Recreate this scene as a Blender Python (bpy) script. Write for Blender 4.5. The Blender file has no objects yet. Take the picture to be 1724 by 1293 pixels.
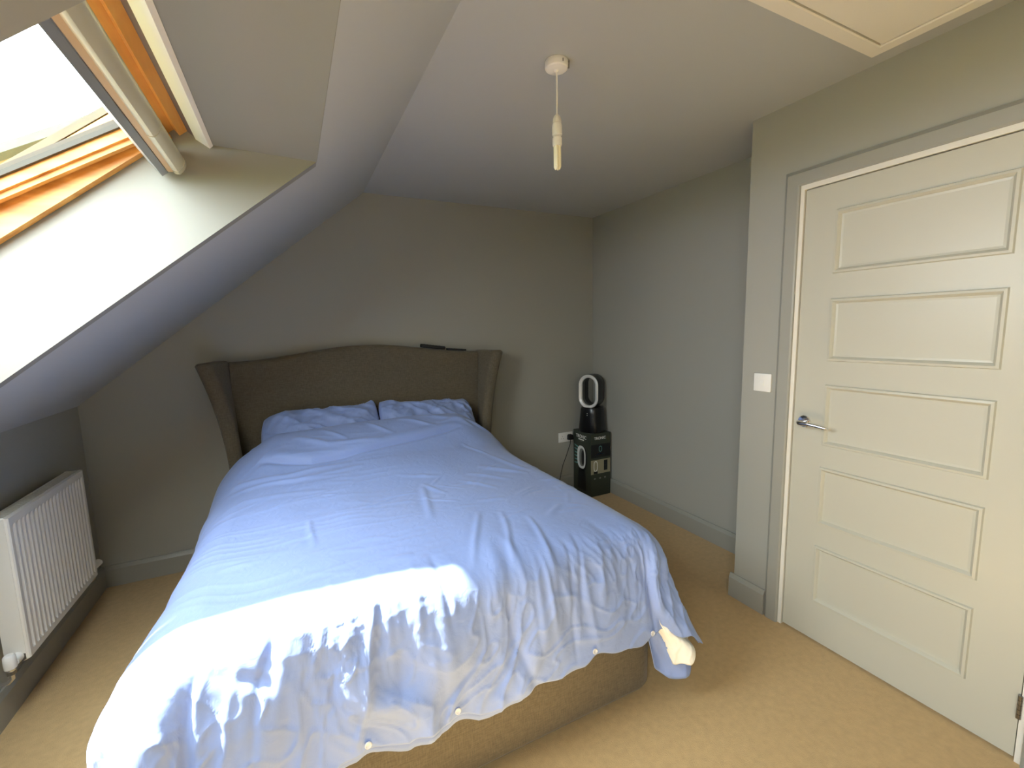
import bpy, bmesh, math, random
import numpy as np
from mathutils import Vector, Matrix

random.seed(7)
SC = bpy.context.scene
COL = SC.collection
PI = math.pi

# ------------------------------------------------------------------ camera
CAM_F = 742.27                                   # focal length in pixels of the 1724 wide frame
CAM_POS = (1.0876, -3.2237, 1.4373)
RIGHT = Vector((0.89503125, -0.44539718, -0.02324672))
UP = Vector((0.07593196, 0.10081034, 0.99200384))
FWD = Vector((0.4394922, 0.88963961, -0.12404829))
cam_d = bpy.data.cameras.new('camera')
cam = bpy.data.objects.new('camera', cam_d)
COL.objects.link(cam)
cam_d.sensor_fit = 'HORIZONTAL'
cam_d.sensor_width = 36.0
cam_d.lens = CAM_F / 1724.0 * 36.0
cam_d.clip_start = 0.02
m3 = Matrix((RIGHT, UP, -FWD)).transposed()
cam.matrix_world = Matrix.Translation(CAM_POS) @ m3.to_4x4()
SC.camera = cam

# ------------------------------------------------------------------ world, sun, exposure
world = bpy.data.worlds.new('sky')
SC.world = world
world.use_nodes = True
bg = world.node_tree.nodes['Background']
bg.inputs['Color'].default_value = (0.86, 0.93, 1.0, 1)
bg.inputs['Strength'].default_value = 5.6

SUN_DIR = Vector((0.60, -0.34, -1.0)).normalized()
sun_d = bpy.data.lights.new('sun', 'SUN')
sun_d.energy = 12.0
sun_d.color = (1.0, 0.965, 0.90)
sun_d.angle = math.radians(1.2)
sun = bpy.data.objects.new('sun', sun_d)
COL.objects.link(sun)
sun.location = (-6, 2, 9)
sun.rotation_euler = SUN_DIR.to_track_quat('-Z', 'Y').to_euler()

SC.view_settings.view_transform = 'Standard'
SC.view_settings.look = 'None'
SC.view_settings.gamma = 1.0
SC.view_settings.use_curve_mapping = False
SC.view_settings.exposure = 1.85
try:
    SC.cycles.use_denoising = True
    SC.cycles.max_bounces = 8
    SC.cycles.diffuse_bounces = 5
    SC.cycles.transparent_max_bounces = 16
    SC.cycles.caustics_reflective = False
    SC.cycles.caustics_refractive = False
except Exception:
    pass

# ------------------------------------------------------------------ room dimensions
R = 3.4946        # right wall of the recess
XD = 3.0922       # door wall
S = 1.5944        # where the slope meets the flat ceiling
H = 2.3726        # ceiling height
K = 1.0674        # knee wall height
YC = -1.7707      # corner of the door wall
YD = -2.0308      # latch edge of the door leaf
YR = -4.90        # rear wall behind the camera
TAN = (H - K) / S
ALPHA = math.atan(TAN)
CA, SA = math.cos(ALPHA), math.sin(ALPHA)
def slope_z(x): return K + TAN * x
WIN_OFF = 0.363                                   # the window plane lies this far (vertically) above the slope
def win_z(x): return K + WIN_OFF + TAN * x
WY1, WY0 = -1.3721, -2.530                        # far and near cheeks of the skylight
OX0, OX1 = 0.095, 1.219                           # the opening in the slope

# ------------------------------------------------------------------ helpers
def srgb(r, g, b):
    def c(v):
        v /= 255.0
        return v / 12.92 if v <= 0.04045 else ((v + 0.055) / 1.055) ** 2.4
    return (c(r), c(g), c(b), 1.0)

def mat(name, col, rough=0.6, metal=0.0, noise=None, bump=None, spec=None, sheen=0.0, coords='Object', var=0.0, coat=0.0):
    m = bpy.data.materials.new(name)
    m.use_nodes = True
    nt = m.node_tree
    b = nt.nodes['Principled BSDF']
    b.inputs['Base Color'].default_value = col
    b.inputs['Roughness'].default_value = rough
    b.inputs['Metallic'].default_value = metal
    if spec is not None: b.inputs['Specular IOR Level'].default_value = spec
    if sheen: b.inputs['Sheen Weight'].default_value = sheen
    if coat: b.inputs['Coat Weight'].default_value = coat
    tc = nt.nodes.new('ShaderNodeTexCoord')
    if var:
        n = nt.nodes.new('ShaderNodeTexNoise')
        n.inputs['Scale'].default_value = noise or 20
        n.inputs['Detail'].default_value = 6
        nt.links.new(tc.outputs[coords], n.inputs['Vector'])
        r = nt.nodes.new('ShaderNodeValToRGB')
        r.color_ramp.elements[0].position = 0.3
        r.color_ramp.elements[1].position = 0.7
        r.color_ramp.elements[0].color = tuple(c * (1 - var) for c in col[:3]) + (1,)
        r.color_ramp.elements[1].color = tuple(min(1, c * (1 + var)) for c in col[:3]) + (1,)
        nt.links.new(n.outputs['Fac'], r.inputs['Fac'])
        nt.links.new(r.outputs['Color'], b.inputs['Base Color'])
    if bump:
        sc_, st, dist = bump
        n2 = nt.nodes.new('ShaderNodeTexNoise')
        n2.inputs['Scale'].default_value = sc_
        n2.inputs['Detail'].default_value = 5
        nt.links.new(tc.outputs[coords], n2.inputs['Vector'])
        bp = nt.nodes.new('ShaderNodeBump')
        bp.inputs['Strength'].default_value = st
        bp.inputs['Distance'].default_value = dist
        nt.links.new(n2.outputs['Fac'], bp.inputs['Height'])
        nt.links.new(bp.outputs['Normal'], b.inputs['Normal'])
    return m

def wood_mat(name, c1, c2, axis_scale):
    m = bpy.data.materials.new(name)
    m.use_nodes = True
    nt = m.node_tree
    b = nt.nodes['Principled BSDF']
    b.inputs['Roughness'].default_value = 0.38
    tc = nt.nodes.new('ShaderNodeTexCoord')
    mp = nt.nodes.new('ShaderNodeMapping')
    mp.inputs['Scale'].default_value = axis_scale
    nt.links.new(tc.outputs['Object'], mp.inputs['Vector'])
    n = nt.nodes.new('ShaderNodeTexNoise')
    n.inputs['Scale'].default_value = 6
    n.inputs['Detail'].default_value = 8
    n.inputs['Distortion'].default_value = 0.6
    nt.links.new(mp.outputs['Vector'], n.inputs['Vector'])
    r = nt.nodes.new('ShaderNodeValToRGB')
    r.color_ramp.elements[0].position = 0.32
    r.color_ramp.elements[1].position = 0.68
    r.color_ramp.elements[0].color = c1
    r.color_ramp.elements[1].color = c2
    nt.links.new(n.outputs['Fac'], r.inputs['Fac'])
    nt.links.new(r.outputs['Color'], b.inputs['Base Color'])
    return m

def weave_mat(name, c1, c2, scale, rough=0.9):
    m = bpy.data.materials.new(name)
    m.use_nodes = True
    nt = m.node_tree
    b = nt.nodes['Principled BSDF']
    b.inputs['Roughness'].default_value = rough
    b.inputs['Specular IOR Level'].default_value = 0.15
    b.inputs['Sheen Weight'].default_value = 0.15
    tc = nt.nodes.new('ShaderNodeTexCoord')
    outs = []
    for sc_ in ((scale, scale, scale * 0.10), (scale * 0.10, scale * 0.10, scale)):
        mp = nt.nodes.new('ShaderNodeMapping')
        mp.inputs['Scale'].default_value = sc_
        nt.links.new(tc.outputs['Object'], mp.inputs['Vector'])
        n = nt.nodes.new('ShaderNodeTexNoise')
        n.inputs['Scale'].default_value = 1.0
        n.inputs['Detail'].default_value = 4
        nt.links.new(mp.outputs['Vector'], n.inputs['Vector'])
        outs.append(n.outputs['Fac'])
    ad = nt.nodes.new('ShaderNodeMath'); ad.operation = 'ADD'
    nt.links.new(outs[0], ad.inputs[0]); nt.links.new(outs[1], ad.inputs[1])
    hf = nt.nodes.new('ShaderNodeMath'); hf.operation = 'MULTIPLY'; hf.inputs[1].default_value = 0.5
    nt.links.new(ad.outputs[0], hf.inputs[0])
    r = nt.nodes.new('ShaderNodeValToRGB')
    r.color_ramp.elements[0].position = 0.36
    r.color_ramp.elements[1].position = 0.64
    r.color_ramp.elements[0].color = c1
    r.color_ramp.elements[1].color = c2
    nt.links.new(hf.outputs[0], r.inputs['Fac'])
    nt.links.new(r.outputs['Color'], b.inputs['Base Color'])
    bp = nt.nodes.new('ShaderNodeBump')
    bp.inputs['Strength'].default_value = 0.35
    bp.inputs['Distance'].default_value = 0.002
    nt.links.new(hf.outputs[0], bp.inputs['Height'])
    nt.links.new(bp.outputs['Normal'], b.inputs['Normal'])
    return m

M = {}
WALL = srgb(166, 165, 155)
M['paint'] = mat('grey_wall_paint', WALL, 0.55)
M['ceil'] = mat('wall_paint_lightened', srgb(184, 187, 187), 0.6)  # wall paint lightened and cooled, making up for weak, warm bounce light
M['reveal'] = mat('wall_paint_darkened', srgb(144, 143, 134), 0.6)  # same paint as the walls, darkened against the skylight glare
M['skirt'] = mat('grey_gloss_trim', srgb(160, 159, 149), 0.36)
M['white_trim'] = mat('white_trim_paint', srgb(236, 231, 219), 0.42)
M['door'] = mat('door_paint', srgb(198, 195, 179), 0.33)
M['carpet'] = mat('beige_carpet', srgb(198, 166, 116), 0.97, noise=40, var=0.07, bump=(300, 0.5, 0.004), spec=0.1, sheen=0.25)
M['radiator'] = mat('radiator_enamel', srgb(238, 235, 226), 0.35)
M['plastic'] = mat('white_plastic', srgb(242, 240, 234), 0.32)
M['chrome'] = mat('chrome', (0.78, 0.78, 0.80, 1), 0.10, metal=1.0)
M['steel'] = mat('dull_steel', (0.32, 0.30, 0.28, 1), 0.35, metal=1.0)
M['gap'] = mat('gap_dark', srgb(70, 48, 44), 0.8)
M['linen'] = weave_mat('brown_linen', srgb(92, 84, 69), srgb(116, 106, 88), 420)
M['black'] = mat('black_gloss_plastic', srgb(14, 14, 16), 0.28)
M['matblack'] = mat('black_matt', srgb(20, 20, 21), 0.6)
M['silver'] = mat('silver_plastic', (0.86, 0.86, 0.85, 1), 0.3, metal=0.25)
M['grille'] = mat('grey_plastic', srgb(104, 104, 102), 0.5)
M['card'] = mat('dark_green_card', srgb(50, 56, 45), 0.45)
M['cardblack'] = mat('black_print', srgb(12, 14, 18), 0.4)
M['cardtan'] = mat('tan_print', srgb(150, 144, 118), 0.5)
M['cardwhite'] = mat('white_print', srgb(230, 232, 226), 0.5)
M['cardgrey'] = mat('grey_print', srgb(120, 122, 116), 0.5)
M['cardteal'] = mat('teal_print', srgb(112, 172, 168), 0.5)
M['cardblue'] = mat('blue_print', srgb(64, 150, 245), 0.5)
M['button'] = mat('pearl_button', srgb(206, 208, 214), 0.3)
M['mattress'] = mat('mattress_ticking', srgb(225, 222, 215), 0.9)
M['insert'] = mat('white_duvet_filling', srgb(248, 242, 226), 0.85, bump=(30, 0.25, 0.01))
M['pine'] = wood_mat('lacquered_pine', srgb(196, 128, 52), srgb(232, 172, 88), (3, 0.35, 3))
M['pine_side'] = wood_mat('lacquered_pine_side', srgb(196, 128, 52), srgb(234, 176, 92), (0.5, 4, 4))
M['gasket'] = mat('olive_gasket', srgb(58, 53, 40), 0.6)
M['groove'] = mat('brown_groove', srgb(104, 92, 88), 0.7)
M['alu'] = mat('cream_aluminium', srgb(214, 208, 184), 0.25, metal=0.35)
M['alu_tan'] = mat('tan_aluminium', srgb(196, 160, 112), 0.35, metal=0.2)
M['alu_grey'] = mat('grey_aluminium', srgb(140, 142, 140), 0.35, metal=0.3)
M['foam'] = mat('pale_foam', srgb(214, 208, 190), 0.9)
M['tube'] = mat('lamp_tube', srgb(250, 244, 216), 0.25)
M['rooftile'] = mat('grey_roof_tile', srgb(74, 76, 66), 0.8, noise=8, var=0.15)
M['render'] = mat('tan_render', srgb(136, 100, 64), 0.9, noise=6, var=0.08)
M['grass'] = mat('green_ground', srgb(120, 134, 96), 0.95, noise=1, var=0.15)

def cotton(name):
    m = bpy.data.materials.new(name)
    m.use_nodes = True
    nt = m.node_tree
    b = nt.nodes['Principled BSDF']
    b.inputs['Base Color'].default_value = srgb(142, 162, 212)
    b.inputs['Roughness'].default_value = 0.52
    b.inputs['Specular IOR Level'].default_value = 0.35
    b.inputs['Sheen Weight'].default_value = 0.2
    tc = nt.nodes.new('ShaderNodeTexCoord')
    n = nt.nodes.new('ShaderNodeTexNoise')
    n.inputs['Scale'].default_value = 22
    n.inputs['Detail'].default_value = 7
    n.inputs['Distortion'].default_value = 1.2
    nt.links.new(tc.outputs['Object'], n.inputs['Vector'])
    bp = nt.nodes.new('ShaderNodeBump')
    bp.inputs['Strength'].default_value = 0.22
    bp.inputs['Distance'].default_value = 0.008
    nt.links.new(n.outputs['Fac'], bp.inputs['Height'])
    nt.links.new(bp.outputs['Normal'], b.inputs['Normal'])
    return m
M['cotton'] = cotton('blue_cotton')

def glass_mat():
    m = bpy.data.materials.new('window_glass')
    m.use_nodes = True
    nt = m.node_tree
    nt.nodes.clear()
    out = nt.nodes.new('ShaderNodeOutputMaterial')
    t = nt.nodes.new('ShaderNodeBsdfTransparent')
    t.inputs['Color'].default_value = (0.95, 0.97, 0.96, 1)
    g = nt.nodes.new('ShaderNodeBsdfGlossy')
    g.inputs['Roughness'].default_value = 0.02
    mx = nt.nodes.new('ShaderNodeMixShader')
    mx.inputs[0].default_value = 0.04
    nt.links.new(t.outputs[0], mx.inputs[1])
    nt.links.new(g.outputs[0], mx.inputs[2])
    nt.links.new(mx.outputs[0], out.inputs[0])
    return m
M['glass'] = glass_mat()

def tag(o, label=None, cat=None, group=None, kind=None):
    if label: o['label'] = label
    if cat: o['category'] = cat
    if group: o['group'] = group
    if kind: o['kind'] = kind
    return o

def empty(name, loc=(0, 0, 0), rz=0.0, parent=None):
    o = bpy.data.objects.new(name, None)
    o.empty_display_size = 0.05
    o.location = loc
    o.rotation_euler = (0, 0, rz)
    if parent: o.parent = parent
    COL.objects.link(o)
    return o

def link(name, me, m, parent=None, smooth=False, angle=None):
    if m is not None:
        for mm in (m if isinstance(m, (list, tuple)) else [m]): me.materials.append(mm)
    if smooth:
        for p in me.polygons: p.use_smooth = True
        if angle:
            try: me.set_sharp_from_angle(angle=math.radians(angle))
            except Exception: pass
    o = bpy.data.objects.new(name, me)
    COL.objects.link(o)
    if parent: o.parent = parent
    return o

class MB:
    """collects boxes, tubes, lathes and prisms for one mesh"""
    def __init__(s): s.bm = bmesh.new()
    def verts(s, pts): return [s.bm.verts.new(p) for p in pts]
    def face(s, vs):
        try: return s.bm.faces.new(vs)
        except ValueError: return None
    def box(s, x0, x1, y0, y1, z0, z1, bev=0.0, seg=2):
        b = bmesh.new()
        bmesh.ops.create_cube(b, size=1.0)
        for v in b.verts:
            v.co = Vector(((x0 + x1) / 2 + v.co.x * (x1 - x0), (y0 + y1) / 2 + v.co.y * (y1 - y0), (z0 + z1) / 2 + v.co.z * (z1 - z0)))
        if bev:
            bmesh.ops.bevel(b, geom=list(b.edges), offset=bev, segments=seg, profile=0.5, affect='EDGES')
        s.merge(b)
        return s
    def merge(s, b, mtx=None):
        mp = {}
        for v in b.verts: mp[v] = s.bm.verts.new(mtx @ v.co if mtx else v.co)
        for f in b.faces: s.face([mp[v] for v in f.verts])
        b.free()
    def prism(s, poly, lo, hi, axis=1):
        """poly = 2D outline; axis = the extruded axis. axis 1: poly is (x,z); 0: (y,z); 2: (x,y)"""
        def P(a, b, c):
            return (c, a, b) if axis == 0 else ((a, c, b) if axis == 1 else (a, b, c))
        n = len(poly)
        A = s.verts([P(a, b, lo) for a, b in poly])
        B = s.verts([P(a, b, hi) for a, b in poly])
        s.face(A); s.face(B[::-1])
        for i in range(n): s.face([A[i], B[i], B[(i + 1) % n], A[(i + 1) % n]])
        return s
    def tube(s, pts, rad, n=12, cap=True, flat=None):
        """tube along pts; rad number or list; flat = (a,b) scale of the section axes"""
        pts = [Vector(p) for p in pts]
        rings = []
        prev = None
        for i, p in enumerate(pts):
            d = (pts[min(i + 1, len(pts) - 1)] - pts[max(i - 1, 0)]).normalized()
            if prev is None:
                up = Vector((0, 0, 1)) if abs(d.z) < 0.9 else Vector((1, 0, 0))
                a = d.cross(up).normalized()
            else:
                a = (prev - d * prev.dot(d)).normalized()
            prev = a
            b = a.cross(d)
            r = rad[i] if isinstance(rad, (list, tuple)) else rad
            fa, fb = flat if flat else (1, 1)
            rings.append(s.verts([p + a * (math.cos(2 * PI * k / n) * r * fa) + b * (math.sin(2 * PI * k / n) * r * fb) for k in range(n)]))
        for i in range(len(rings) - 1):
            for k in range(n):
                s.face([rings[i][k], rings[i][(k + 1) % n], rings[i + 1][(k + 1) % n], rings[i + 1][k]])
        if cap:
            s.face(rings[0][::-1]); s.face(rings[-1])
        return s
    def lathe(s, prof, n=24, mtx=None):
        """prof = [(r,z)...] around z"""
        rings = []
        for r, z in prof:
            if r < 1e-6: rings.append(s.verts([(0, 0, z)]))
            else: rings.append(s.verts([(r * math.cos(2 * PI * k / n), r * math.sin(2 * PI * k / n), z) for k in range(n)]))
        allv = [v for q in rings for v in q]
        for i in range(len(rings) - 1):
            A, B = rings[i], rings[i + 1]
            for k in range(n):
                k2 = (k + 1) % n
                if len(A) == 1 and len(B) == 1: continue
                if len(A) == 1: s.face([A[0], B[k], B[k2]])
                elif len(B) == 1: s.face([A[k], A[k2], B[0]])
                else: s.face([A[k], A[k2], B[k2], B[k]])
        if mtx:
            for v in allv: v.co = mtx @ v.co
        return s
    def build(s, name, m, parent=None, smooth=False, angle=None, mtx=None):
        if mtx: bmesh.ops.transform(s.bm, matrix=mtx, verts=s.bm.verts)
        bmesh.ops.recalc_face_normals(s.bm, faces=s.bm.faces)
        me = bpy.data.meshes.new(name)
        s.bm.to_mesh(me); s.bm.free()
        return link(name, me, m, parent, smooth, angle)

def struct(o):
    o['kind'] = 'structure'
    return o

# ================================================================== THE ROOM
T = 0.10
# floor
fl = struct(MB().box(-0.1, R + 0.1, YR - 0.1, 0.1, -0.12, 0.0).build('floor', M['carpet']))
tag(fl, 'beige fitted carpet covering the bedroom floor', 'floor')
# flat ceiling
ce = struct(MB().box(S, R + 0.1, YR - 0.1, 0.1, H, H + 0.1).build('ceiling', M['ceil']))
tag(ce, 'flat grey painted ceiling above the bed and door', 'ceiling')
# back wall (gable outline) behind the headboard
wb = struct(MB().prism([(-0.1, -0.1), (R + 0.1, -0.1), (R + 0.1, H + 0.1), (S - 0.05, H + 0.1), (-0.1, K + 0.02)], 0.0, T).build('wall_back', M['paint']))
tag(wb, 'grey gable wall behind the headboard', 'wall')
wr = struct(MB().box(R, R + T, YC, 0.0, -0.1, H + 0.1).build('wall_recess', M['paint']))
tag(wr, 'grey side wall of the recess beside the fan', 'wall')
# door wall with its opening
DW = 0.762
DO0, DO1, DOZ = YD - DW - 0.034, YD + 0.034, 2.026           # structural opening
wd = MB()
wd.box(XD, XD + T, DO1, YC, -0.1, H + 0.1)
wd.box(XD, XD + T, YR, DO0, -0.1, H + 0.1)
wd.box(XD, XD + T, DO0, DO1, DOZ, H + 0.1)
wd.box(XD + T, R + T, YC - T, YC, -0.1, H + 0.1)
wd = struct(wd.build('wall_door', M['paint']))
tag(wd, 'grey wall with the white panelled door', 'wall')
# landing beyond the door is closed off by a plain wall
wl = struct(MB().box(R + 0.1, R + 0.2, YR, YC - T, -0.1, H + 0.1).build('wall_landing', M['paint']))
tag(wl, 'plain landing wall hidden behind the closed door', 'wall')
wk = struct(MB().box(-T, 0.0, YR, 0.0, -0.1, K).build('wall_left', M['paint']))
tag(wk, 'low grey knee wall behind the radiator', 'wall')
we = struct(MB().prism([(-0.1, -0.1), (R + 0.1, -0.1), (R + 0.1, H + 0.1), (S - 0.05, H + 0.1), (-0.1, K + 0.02)], YR - T, YR).build('wall_rear', M['paint']))
tag(we, 'grey gable wall at the rear of the bedroom', 'wall')

# sloping ceiling with two skylight openings, built as slabs between the openings
WINS = [(WY0, WY1), (WY0 - 1.95, WY1 - 1.95)]
ws = MB()
def slope_slab(xa, xb, ya, yb, t=0.06):
    p = [(xa, slope_z(xa)), (xb, slope_z(xb)), (xb - t * SA, slope_z(xb) + t * CA), (xa - t * SA, slope_z(xa) + t * CA)]
    ws.prism(p, ya, yb)
slope_slab(-0.02, OX0, YR, 0.0)
slope_slab(OX1, S, YR, 0.0)
edges = [YR] + sorted([e for w in WINS for e in w]) + [0.0]
for i in range(0, len(edges), 2): slope_slab(OX0, OX1, edges[i] + (0.05 if i else 0), edges[i + 1] - (0.05 if i < len(edges) - 2 else 0))
ws = struct(ws.build('wall_slope', M['ceil']))
tag(ws, 'grey sloping ceiling cut by the skylight', 'wall')

# window plane basis: u up the slope, n outward
def WP(u, n, top=(0.830, win_z(0.830))):
    """point (x,z) in the window plane: u metres below the top edge (downwards), n metres outwards"""
    return (top[0] - u * CA - n * SA, top[1] - u * SA + n * CA)
WLEN = 1.18
head_z = 2.065
# skylight reveals (cheeks, head and sill) down from each window
for wi, (ya, yb) in enumerate(WINS):
    rv = MB()
    bt = WP(WLEN, 0.0); tp = WP(0.0, 0.0)
    cheek = [(OX0, slope_z(OX0)), (OX1, slope_z(OX1)), (OX1 + 0.05, slope_z(OX1) + 0.12), (1.0, 2.30), WP(-0.05, 0.14), WP(WLEN + 0.05, 0.14), WP(WLEN + .06, 0.0)]
    rv.prism(cheek, yb, yb + 0.05)
    rv.prism(cheek, ya - 0.05, ya)
    rv.prism([(OX1, head_z), (OX1 + 0.06, head_z + 0.06), (0.95, head_z + 0.10), (0.885, head_z + 0.01)], ya, yb)
    rv.prism([(OX0, slope_z(OX0)), bt, WP(WLEN + 0.05, 0.0), (OX0 - 0.06, slope_z(OX0) - 0.02)], ya, yb)
    rv.prism([(0.95, head_z + .06), (0.95, 2.35), WP(-0.02, 0.14), WP(-0.001, 0.0), (0.885, head_z + 0.02)], ya, yb)
    rv.prism([WP(WLEN + .001, 0.0), WP(WLEN + 0.06, 0.0), WP(WLEN + 0.06, 0.14), WP(WLEN + .001, 0.14)], ya, yb)
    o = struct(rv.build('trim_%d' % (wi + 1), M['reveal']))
    tag(o, ['plastered light grey reveal around the open skylight', 'plastered reveal around the added skylight behind the camera'][wi], 'reveal')

# roof outside: tiled slab around the windows keeps the daylight out
rf = MB()
def roof_slab(xa, xb, ya, yb):
    n0, n1 = 0.10, 0.16
    b = WIN_OFF
    f = lambda x, n: (x - n * SA, slope_z(x) + b + n * CA)
    rf.prism([f(xa, n0), f(xb, n0), f(xb, n1), f(xa, n1)], ya, yb)
rx0, rx1 = 0.830 - WLEN * CA, 0.830
roof_slab(-0.75, rx0 - 0.03, YR - 0.2, 0.2)
roof_slab(rx1 + 0.02, 2.2, YR - 0.2, 0.2)
ee = [YR - 0.2] + sorted([e for w in WINS for e in w]) + [0.2]
for i in range(0, len(ee), 2): roof_slab(rx0 - 0.03, rx1 + 0.02, ee[i], ee[i + 1])
rf = struct(rf.build('roof', M['rooftile']))
tag(rf, 'tiled outer roof slope around the skylight', 'roof')

# skirting boards
def skirt_profile(h=0.125, t=0.018):
    return [(0, 0), (t, 0), (t, h - 0.022), (t - 0.006, h - 0.010), (t - 0.010, h), (0, h)]
def skirt_y(name, x, sgn, y0, y1, label):
    o = struct(MB().prism([(x + sgn * a, b) for a, b in skirt_profile()], y0, y1, axis=1).build(name, M['skirt']))
    tag(o, label, 'skirting')
def skirt_x(name, y, x0, x1, label):
    o = struct(MB().prism([(y - a, b) for a, b in skirt_profile()], x0, x1, axis=0).build(name, M['skirt']))
    tag(o, label, 'skirting')
skirt_x('baseboard_back', 0.0, 0.018, R, 'grey skirting board along the headboard wall')
skirt_y('baseboard_recess', R, -1, YC, -0.018, 'grey skirting board along the recess wall')
skirt_y('baseboard_left', 0.0, 1, YR, 0.0, 'grey skirting board under the radiator')
skirt_y('baseboard_door', XD, -1, DO1 + 0.052, YC + 0.018, 'short grey skirting board beside the door frame')
skirt_y('baseboard_rear', XD, -1, YR, DO0 - 0.052, 'grey skirting board past the door hinge side')

# ================================================================== DOOR
door = empty('door_1', (XD, YD, 0.0)); struct(door)
tag(door, 'white five-panel door with chrome lever handle', 'door')
def D(o): return o
# local frame: origin at latch corner; local -y runs to the hinge, -x towards the room
leafx = 0.006
zs = [0.010, 0.190, 0.456, 0.556, 0.814, 0.909, 1.172, 1.272, 1.530, 1.632, 1.885, 1.991]
ysp = [0.0, 0.122, 0.634, DW]
lf = MB()
def q(mb, x, ya, yb, za, zb): mb.face(mb.verts([(x, -ya, za), (x, -yb, za), (x, -yb, zb), (x, -ya, zb)]))
for i in range(3):
    for j in range(11):
        if i == 1 and j % 2 == 1: continue
        q(lf, leafx, ysp[i], ysp[i + 1], zs[j], zs[j + 1])
# edges and back of the leaf
lf.face(lf.verts([(leafx + .04, 0, zs[0]), (leafx + .04, -DW, zs[0]), (leafx + .04, -DW, zs[-1]), (leafx + .04, 0, zs[-1])]))
for (a, b) in (((0, zs[0]), (0, zs[-1])), ((0, zs[-1]), (-DW, zs[-1])), ((-DW, zs[-1]), (-DW, zs[0])), ((-DW, zs[0]), (0, zs[0]))):
    lf.face(lf.verts([(leafx, a[0], a[1]), (leafx + .04, a[0], a[1]), (leafx + .04, b[0], b[1]), (leafx, b[0], b[1])]))
bmesh.ops.remove_doubles(lf.bm, verts=lf.bm.verts, dist=1e-5)
leaf = lf.build('leaf', M['door'], door)
for j in range(5):
    z0, z1 = zs[1 + 2 * j], zs[2 + 2 * j]
    loops = [(0.0, 0.0), (0.003, -0.008), (0.011, -0.009), (0.017, -0.002), (0.020, 0.003), (0.028, 0.004)]
    pm = MB(); prev = None
    for off, dx in loops:
        vs = pm.verts([(leafx + dx, -(ysp[1] + off), z0 + off), (leafx + dx, -(ysp[2] - off), z0 + off), (leafx + dx, -(ysp[2] - off), z1 - off), (leafx + dx, -(ysp[1] + off), z1 - off)])
        if prev:
            for k in range(4): pm.face([prev[k], prev[(k + 1) % 4], vs[(k + 1) % 4], vs[k]])
        prev = vs
    pm.face(prev)
    pm.build('panel', M['door'], door)
# lining, stop and architrave
ln = MB()
lw = 0.030
ln.box(-0.002, T + 0.002, 0.004, 0.004 + lw, 0.0, 1.995 + lw)
ln.box(-0.002, T + 0.002, -DW - 0.004 - lw, -DW - 0.004, 0.0, 1.995 + lw)
ln.box(-0.002, T + 0.002, -DW - 0.004, 0.004, 1.995, 1.995 + lw)
ln.build('lining', M['white_trim'], door)
gp = MB()
gp.box(leafx + .043, leafx + .058, -DW - 0.004, 0.004, 0.0, 1.995)
gp.build('stop', M['gap'], door)
def arch_prof(): return [(0.0, 0.0), (0.0, -0.012), (0.006, -0.016), (0.050, -0.018), (0.058, -0.012), (0.064, -0.008), (0.068, 0.0)]
ar = MB()
a_in = 0.020
rings = []
for off, dx in arch_prof():
    o = a_in + off
    rings.append(ar.verts([(dx, o, 0.0), (dx, o, 1.995 + o), (dx, -DW - o, 1.995 + o), (dx, -DW - o, 0.0)]))
for i in range(len(rings) - 1):
    for k in range(3): ar.face([rings[i][k], rings[i][k + 1], rings[i + 1][k + 1], rings[i + 1][k]])
ar.build('architrave', M['skirt'], door)
for zz in (0.195, 1.0, 1.78):
    hg = MB()
    for k in range(5): hg.lathe([(0, k * 0.0162), (0.006, k * 0.0162), (0.006, k * 0.0162 + 0.015), (0, k * 0.0162 + 0.015)], 12, Matrix.Translation((-0.004, -DW - 0.002, zz - 0.040)))
    hg.box(0.0, 0.004, -DW - 0.02, -DW + 0.004, zz - 0.040, zz + 0.040)
    hg.build('hinge', M['steel'], door)
hd = empty('handle', (leafx, -0.046, 1.0), 0, door)
RX = Matrix.Rotation(-PI / 2, 4, 'Y')            # lathe z -> -x (into the room)
MB().lathe([(0, 0), (0.027, 0), (0.027, 0.004), (0.024, 0.007), (0.012, 0.008), (0, 0.008)], 32, RX).build('handle_rose', M['chrome'], hd, True, 40)
lev = MB()
lev.tube([(-0.006, 0, 0), (-0.030, 0, 0), (-0.044, -0.001, 0.0), (-0.052, -0.008, 0.0), (-0.054, -0.020, 0.0), (-0.053, -0.045, 0.001), (-0.050, -0.075, -0.002), (-0.047, -0.105, -0.006), (-0.046, -0.118, -0.007)],
         [0.009, 0.009, 0.010, 0.011, 0.011, 0.009, 0.0075, 0.007, 0.004], 14)
lev.build('handle_lever', M['chrome'], hd, True, 50)

# loft hatch in the ceiling
lh = empty('loft_hatch', (2.64, -2.64, H))
tag(lh, 'white loft hatch in the ceiling above the door', 'hatch')
hx0, hx1, hy0, hy1 = -0.38, 0.355, -0.36, 0.353
tr = MB(); rings = []
for off, dz in ((0.0, 0.0), (0.0, -0.014), (0.004, -0.018), (0.046, -0.018), (0.050, -0.015), (0.050, -0.004)):
    rings.append(tr.verts([(hx0 + off, hy0 + off, dz), (hx1 - off, hy0 + off, dz), (hx1 - off, hy1 - off, dz), (hx0 + off, hy1 - off, dz)]))
for i in range(len(rings) - 1):
    for k in range(4): tr.face([rings[i][k], rings[i][(k + 1) % 4], rings[i + 1][(k + 1) % 4], rings[i + 1][k]])
tr.build('hatch_frame', M['white_trim'], lh)
MB().box(hx0 + .054, hx1 - .054, hy0 + .054, hy1 - .054, -0.014, -0.001, 0.002, 1).build('hatch_panel', M['white_trim'], lh)

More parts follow.
